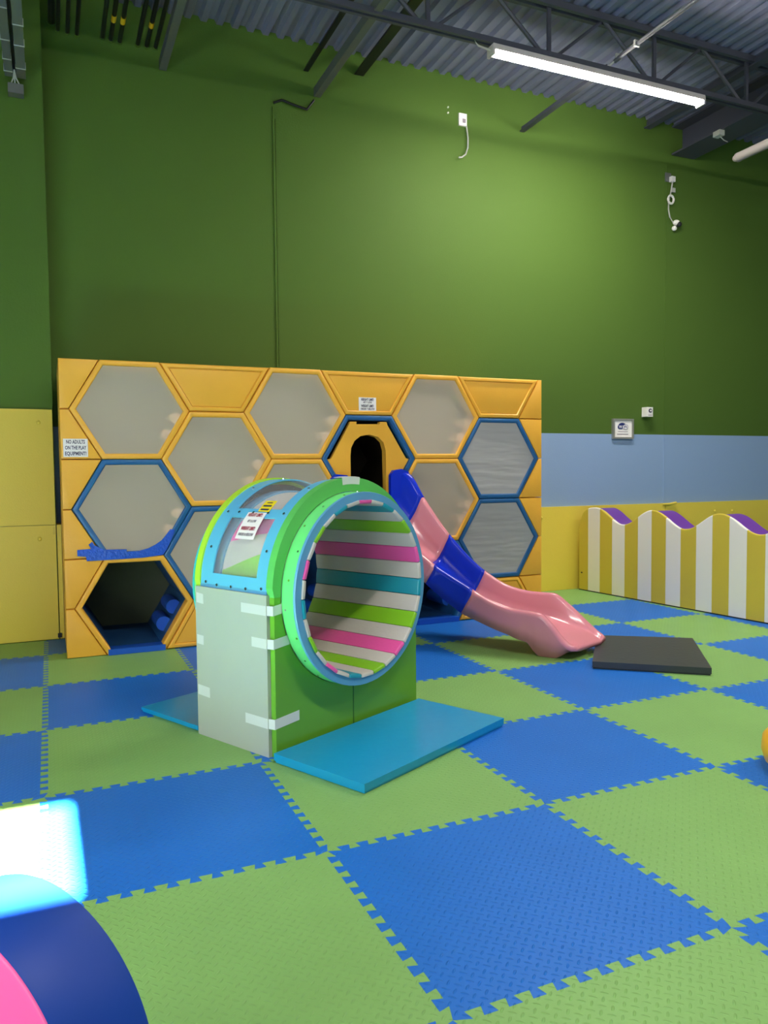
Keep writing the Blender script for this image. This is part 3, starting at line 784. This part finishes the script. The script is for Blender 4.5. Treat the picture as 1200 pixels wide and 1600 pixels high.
# tape strips on the left side pad and front
def strip(pts, wz, name='tape_strip'):
    """bent tape along points (x,y,z) with vertical width"""
    bm = loops([[(p[0], p[1], p[2] - wz / 2), (p[0], p[1], p[2] + wz / 2)] for p in pts], closed=False)
    o_ = link(name, bm, M_TAPEW, dr); md_ = o_.modifiers.new('t', 'SOLIDIFY'); md_.thickness = .0015
    return o_
strip([(-.0235, .22, .755), (-.0235, .03, .755), (-.018, .018, .755), (-.01, -.0145, .755), (.05, -.0145, .762)], .05)
strip([(-.0235, .14, .585), (-.0235, .03, .585), (-.018, .018, .585), (-.01, -.0145, .585), (.10, -.0145, .595)], .05)
strip([(-.0235, .20, .175), (-.0235, .03, .175), (-.018, .018, .175), (-.01, -.0145, .175), (.16, -.0145, .185)], .052)
strip([(-.0235, .54, .765), (-.0235, .60, .770), (-.018, .616, .772), (.02, .622, .772)], .055)
strip([(-.0235, .545, .535), (-.0235, .60, .538), (-.018, .616, .538), (.02, .622, .538)], .05)
strip([(-.0235, .50, .25), (-.0235, .60, .255), (-.018, .616, .255), (.02, .622, .255)], .055)
# white tape over the top of the arch
def arcpt(r, a, zc=.83): return (CX + r * math.cos(a), zc + r * math.sin(a))
bm = bmesh.new()
a0, a1 = math.radians(83), math.radians(97)
rows = []
for y, r in ((-.016, .555), (-.0165, .596), (-.010, .598), (.05, .598)):
    rows.append([(arcpt(r, a0 + (a1 - a0) * k / 4)[0], y, arcpt(r, a0 + (a1 - a0) * k / 4)[1]) for k in range(5)])
loops(rows, bm, closed=False)
o = link('tape_strip', bm, M_TAPEW, dr); o.modifiers.new('t', 'SOLIDIFY').thickness = .002
# curved window cover: sky-blue frame with clear panes
Y0, Y1 = .037, BD - .031
WIN = [(8, 41), (47, 133), (139, 172)]
def sheet(yA, yB, aA, aB, r, th, bm=None, n=None):
    n = n or max(2, int((aB - aA) / 3)); bm = bm or bmesh.new()
    rings = []
    for k in range(n + 1):
        a = PI - math.radians(aA + (aB - aA) * k / n)
        pi_, po = arcpt(r, a), arcpt(r + th, a)
        rings.append([(pi_[0], yA, pi_[1]), (po[0], yA, po[1]), (po[0], yB, po[1]), (pi_[0], yB, pi_[1])])
    return loops(rings, bm, cap0=True, cap1=True)
bm = bmesh.new()
sheet(Y0, Y0 + .085, 0, 180, .575, .008, bm); sheet(Y1 - .10, Y1, 0, 180, .575, .008, bm)
for aA, aB in ((0, 8), (41, 47), (133, 139), (172, 180)): sheet(Y0 + .085, Y1 - .10, aA, aB, .575, .008, bm)
wf = link('window_frame', bm, M_FRAMEB, dr, smooth=True)
for aA, aB in WIN:
    link('window_pane', sheet(Y0 + .08, Y1 - .095, aA - .5, aB + .5, .570, .003), M_PANE, wf, smooth=True)
def screw_at(a, y, r=.583):
    p = arcpt(r, PI - math.radians(a)); d = V((p[0] - CX, 0, p[1] - .83)).normalized()
    q = V((p[0], y, p[1]))
    return tube([q, q + d * .006], .008, n=8)
for a in (3, 22, 44, 66, 90, 112, 136):
    for y in (Y0 + .04, Y1 - .05): link('screw', screw_at(a, y), M_SCREW, wf, smooth=True)
for y in (.2, .32, .44):
    link('screw', screw_at(44, y), M_SCREW, wf, smooth=True); link('screw', screw_at(2, y), M_SCREW, wf, smooth=True)
link('bottom_strip', box((-.006, Y0, .828), (.004, Y1, .848)), M_RINGB, wf)
# dark ring standing in for the shaded gap behind the rear window edge
bm = loops([[(CX + r * math.cos(2 * PI * k / 60), y, CZ + r * math.sin(2 * PI * k / 60)) for k in range(60)] for r, y in ((.532, BD - .04), (.572, BD - .04))])
link('rear_gap_shade', bm, M_DARKGAP, dr)
# the rolling drum
def ringmesh(pr, n=72):
    return loops([[(CX + r * math.cos(2 * PI * k / n), y, CZ + r * math.sin(2 * PI * k / n)) for k in range(n)] for r, y in pr + [pr[0]]])
YF_, YR_ = -.115, BD + .115
dm = link('drum_shell', ringmesh([(.488, YF_ + .01), (.530, YF_ + .01), (.530, -.03), (.524, .02), (.524, .50), (.524, BD), (.53, BD + .03), (.530, YR_ - .01), (.488, YR_ - .01)]), M_SLWHITE, dr, smooth=True)
link('drum_collar', ringmesh([(.524, YF_ + .008), (.532, YF_ + .008), (.533, -.016), (.524, -.016)]), M_DRUMG, dm, smooth=True)
link('drum_collar', ringmesh([(.524, BD + .016), (.533, BD + .016), (.532, YR_ - .008), (.524, YR_ - .008)]), M_DRUMG, dm, smooth=True)
link('drum_ring', ringmesh([(.486, YF_), (.532, YF_), (.534, YF_ + .004), (.534, YF_ + .014), (.486, YF_ + .014)]), M_RINGB, dm, smooth=True)
link('drum_ring', ringmesh([(.486, YR_), (.534, YR_), (.534, YR_ - .014), (.486, YR_ - .014)]), M_RINGT, dm, smooth=True)
link('drum_flange', ringmesh([(.524, .485), (.536, .485), (.536, .555), (.524, .555)]), M_RINGB, dm, smooth=True)
for k in range(22):
    a = 2 * PI * k / 22 + .1; q = V((CX + .533 * math.cos(a), -.062 + .02 * ((k * 7) % 3 - 1), CZ + .533 * math.sin(a)))
    link('rivet', tube([q, q + V((math.cos(a), 0, math.sin(a))) * .003], .006, n=7), M_SCREW if k % 2 else M_PANELG, dm)
# coloured skin patches seen through the window: polygons in (angle from left horizon, y)
def skin(poly, m, lab):
    bm = bmesh.new(); n = 10
    # two edge curves: list of (y, a_low, a_high)
    rows = []
    for y, lo, hi in poly:
        rows.append([(CX + .5275 * math.cos(PI - math.radians(lo + (hi - lo) * k / n)), y, CZ + .5275 * math.sin(PI - math.radians(lo + (hi - lo) * k / n))) for k in range(n + 1)])
    loops(rows, bm, closed=False)
    o_ = link('skin_panel', bm, m, dm, smooth=True); tag(o_, lab)
skin([(.07, 0, 29), (.27, 0, 21), (.48, 0, 12)], M_SLGREEN, 'green triangle on the drum skin')
skin([(.07, 40, 57), (.27, 36, 52), (.48, 30, 45)], M_SLPINK, 'pink band on the drum skin')
# thirty padded slats lining the drum
seq = 'PWTWGWPWTWGWPWGWTWPWGWTWPWGWTW'
SM = {'P': M_SLPINK, 'W': M_SLWHITE, 'T': M_SLTEAL, 'G': M_SLGREEN}
half = PI * .474 / 30 * .99
def slat_mesh():
    # pillow section in (tangent, radial) swept along y with rounded ends
    sec = [(-half, .018), (-half, .003), (-half * .95, -.002), (-half * .5, -.003), (0, -.0035), (half * .5, -.003), (half * .95, -.002), (half, .003), (half, .018)]
    rings = []
    for y, k, dz in ((YF_ - .012, .90, .012), (YF_ - .010, .96, .004), (YF_ - .002, 1, 0), (YR_ + .002, 1, 0), (YR_ + .010, .96, .004), (YR_ + .012, .9, .012)):
        rings.append([(p[0] * k, y, p[1] + (dz if p[1] < .01 else 0)) for p in sec])
    return rings
base_rings = slat_mesh()
slme = {}
for k in range(30):
    a = PI / 2 - 2 * PI * k / 30 + math.radians(0)
    ch = seq[k]
    if ch not in slme:
        bm = loops(base_rings, closed=True, cap0=True, cap1=True)
        bmesh.ops.recalc_face_normals(bm, faces=bm.faces[:])
        me = bpy.data.meshes.new('slat'); bm.to_mesh(me); bm.free()
        for p in me.polygons: p.use_smooth = True
        me.set_sharp_from_angle(angle=math.radians(50)); me.materials.append(SM[ch]); slme[ch] = me
    o = bpy.data.objects.new('slat', slme[ch]); COL.objects.link(o); o.parent = dr
    o.location = (CX + .470 * math.cos(a), 0, CZ + .470 * math.sin(a))
    o.rotation_euler = (0, PI / 2 - a, 0)
# stickers on the window
def curved_card(name, a0, a1, y0, y1, m, parent, r=.5845, n=6, shear=0.0):
    bm = loops([[(arcpt(r, PI - math.radians(a0 + (a1 - a0) * k / n))[0], y0, arcpt(r, PI - math.radians(a0 + (a1 - a0) * k / n))[1]),
                 (arcpt(r, PI - math.radians(a0 + (a1 - a0) * k / n))[0], y1, arcpt(r, PI - math.radians(a0 + (a1 - a0) * k / n))[1])] for k in range(n + 1)], closed=False)
    o_ = link(name, bm, m, parent); o_.modifiers.new('t', 'SOLIDIFY').thickness = .001
    return o_
cp = empty('paper_sign', (1.079, 2.028, 0), 'white height and weight limit sign taped on the barrel ride\'s clear window', 'sign', rz=RZ)
cp.location = V((1.079, 2.028, 0)) + Matrix.Rotation(RZ, 3, 'Z') @ V((.15, .3, 1.2))
def rel(o_, l=(.15, .3, 1.2)): o_.location = tuple(-V(l)); return o_
rel(curved_card('sheet', 27.5, 44, .21, .36, M_PAPER, cp, r=.588))
def on_arc(a, y, r):   # text plane tangent to the cover, reading toward -x side, right = -y
    p = arcpt(r, PI - math.radians(a)); d = V((p[0] - CX, 0, p[1] - .83)).normalized()
    xax = V((0, -1, 0)); up = d.cross(xax)
    return Matrix(((xax.x, up.x, d.x, p[0]), (xax.y, up.y, d.y, y), (xax.z, up.z, d.z, p[1]), (0, 0, 0, 1)))
for s_, sz, a, wd, m in (('HEIGHT LIMIT:', .030, 42, .115, M_INKR), ('4FT & LOW', .022, 38, .07, M_INKG), ('WEIGHT LIMIT:', .030, 33.5, .115, M_INKR), ('100LBS & BELOW', .022, 30, .12, M_INKG)):
    rel(text(s_, sz, m, cp, on_arc(a, .285, .5905), bold=.001, wid=wd))
cy = empty('yellow_sticker', (1.079, 2.028, 0), 'yellow warning sticker above the white sign on the barrel ride window', 'sticker', rz=RZ)
cy.location = V((1.079, 2.028, 0)) + Matrix.Rotation(RZ, 3, 'Z') @ V((.2, .25, 1.27))
def rel2(o_): return rel(o_, (.2, .25, 1.27))
rel2(curved_card('sheet', 44.8, 53, .20, .29, M_SIGNY, cy, r=.588))
for a_, hw in ((51.3, .3), (48.9, .55), (46.2, .55)):
    rel2(curved_card('print_line', a_ - hw, a_ + hw, .212 + .012 * (hw < .5), .278 - .012 * (hw < .5), M_INK, cy, r=.5895, n=2))

# ------------------------------------------------------------------ landing mats
def floor_pad(name, pts, h, m, label, cat='mat', group=None):
    cx = sum(p[0] for p in pts) / 4; cy_ = sum(p[1] for p in pts) / 4
    o_ = empty(name, (cx, cy_, 0), label, cat, group=group)
    P = ccw([tuple(p) for p in pts])
    link('cushion', prism(P, .012, h, ax='z'), m, o_, o_.location, bevel=.012, seg=3, smooth=True)
    Q = inset(P, .006)
    link('base_sheet', prism(Q, 0.001, .012, ax='z'), M_DARKGAP if m is M_MATBLK else m, o_, o_.location)
    return o_
E_ = V((.897, .443)); Nn = V((.443, -.897))
c0 = V((1.05, 1.975))
tp_ = [c0 + Nn * .012, c0 + Nn * .62, c0 + Nn * .62 + E_ * 1.19, c0 + Nn * .012 + E_ * 1.19]
floor_pad('landing_mat', tp_, .048, M_TEAL, 'teal vinyl landing mat on the floor in front of the barrel ride')
b0 = V((1.079, 2.028)) - Nn * (BD + .03)
bp_ = [b0 + E_ * .0, b0 + E_ * 1.16, b0 + E_ * 1.16 - Nn * .57, b0 - Nn * .57]
floor_pad('landing_mat', bp_, .03, M_TEAL, 'teal vinyl landing mat mostly hidden behind the barrel ride')
floor_pad('landing_mat', [(3.66, 2.752), (4.283, 2.238), (4.904, 3.026), (4.275, 3.46)], .055, M_MATBLK, 'black vinyl landing mat at the foot of the slide')

# ------------------------------------------------------------------ wave-topped striped barrier
P0w = V((5.95, 5.84, 0)); dw = V((0.092, -0.9957, 0)).normalized(); nw = V((-dw.y, dw.x, 0))   # nw points to +x (away)
wv = empty('wave_barrier', P0w, 'long wave-topped barrier with mustard and white stripes and purple top', 'barrier')
wv.rotation_euler = (0, 0, math.atan2(dw.y, dw.x))    # local x along the barrier, local y = away from camera
TOP = [(0, .0), (.0001, .70), (.01, .80), (.04, .89), (.09, .955), (.17, .99), (.27, .998)]
LW = 3.9
def wz(s):
    if s <= .27: return interp([(0, .70), (.012, .80), (.04, .885), (.09, .95), (.17, .988), (.27, .998)], s)
    return .908 + .09 * math.cos(2 * PI * (s - .27) / .85)
bounds = [0, .15] + [.15 + .1925 * k for k in range(1, 20)]
bounds = [b for b in bounds if b < LW - .05] + [LW]
for i, (a, b_) in enumerate(zip(bounds, bounds[1:])):
    n = 8
    xs = [a + .0008 + (b_ - a - .0016) * k / n for k in range(n + 1)]
    if i == 0: xs = [0.0, .006, .012, .025, .04, .065, .09, .12, .149]
    poly = [(xs[0], .004)] + [(xx, wz(xx)) for xx in xs] + [(xs[-1], .004)]
    poly = poly[:1] + poly[1:]
    link('stripe', prism(poly, -.018, .03), M_WAVEY if i % 2 == 0 else M_WAVEW, wv, smooth=False)
    pp = [(xx, .006, wz(xx) + .001) for xx in xs]
    link('piping', tube([(p[0], -.006, p[2]) for p in pp], .011, n=8), M_WAVEW if i % 2 else M_WAVEY, wv, smooth=True)
n = 150; xs = [.002 + (LW - .004) * k / n for k in range(n + 1)]
poly = [(xs[0], .004)] + [(xx, wz(xx) - .012) for xx in xs] + [(xs[-1], .004)]
link('core', prism(poly, .03, .26), M_WAVEY, wv)
bm = loops([[(xx, .03, wz(xx) - .011), (xx, .262, wz(xx) - .011), (xx, .262, wz(xx)), (xx, .03, wz(xx))] for xx in xs], cap0=True, cap1=True)
tag(link('wave_top', bm, M_PURPLE, wv, smooth=True), 'purple rippled top')
link('side_knob', tube([(.05, -.03, .215), (.05, -.015, .215)], .008), M_BLACK, wv)
link('bottom_trim', box((0, -.020, 0.001), (LW, .2, .012)), M_DARKGAP, wv)

# ------------------------------------------------------------------ striped roller, lower left
RR = .316
ro = empty('foam_roller', (.0, -.1, 0), 'blue foam roller with pink end lying in the lower left corner', 'foam roller')
ax = V((math.cos(math.radians(38)), math.sin(math.radians(38)), 0))
far = V((.026, -.042, RR)); side = V((-ax.y, ax.x, 0))
def rring(c, r, n=96): return [tuple(c + r * (math.cos(2 * PI * k / n) * side + math.sin(2 * PI * k / n) * V((0, 0, 1)))) for k in range(n)]
LEN = .178
prof = [(0, RR - .012), (-.004, RR - .003), (-.012, RR), (-LEN + .006, RR), (-LEN, RR - .002)]
bm = loops([rring(far + ax * d, r) for d, r in prof], cap0=True)
tag(link('roller_body', bm, M_ROLLB, ro, ro.location, smooth=True), 'blue vinyl body')
prof = [(-LEN + .001, RR - .002), (-LEN - .002, RR - .004), (-LEN - .004, RR - .010)]
bm = loops([rring(far + ax * d, r) for d, r in prof], cap1=True)
tag(link('roller_end', bm, M_ROLLP, ro, ro.location, smooth=True), 'pink end disc')

# yellow round cushion at the right edge
yc = empty('floor_cushion', (3.36, .72, 0), 'rounded yellow cushion just entering at the right edge', 'cushion')
def lathe(c, pr, n=40): return loops([[(c[0] + r * math.cos(2 * PI * k / n), c[1] + r * math.sin(2 * PI * k / n), z) for k in range(n)] for r, z in pr], cap0=True, cap1=True)
link('cushion_body', lathe((0, 0), [(.20, .02), (.235, .05), (.25, .10), (.245, .16), (.21, .205), (.14, .225), (.05, .23)]), M_BALLY, yc, smooth=True)
link('base_ring', lathe((0, 0), [(.18, .001), (.205, .004), (.205, .02), (.18, .022)]), M_BLACK, yc, smooth=True)
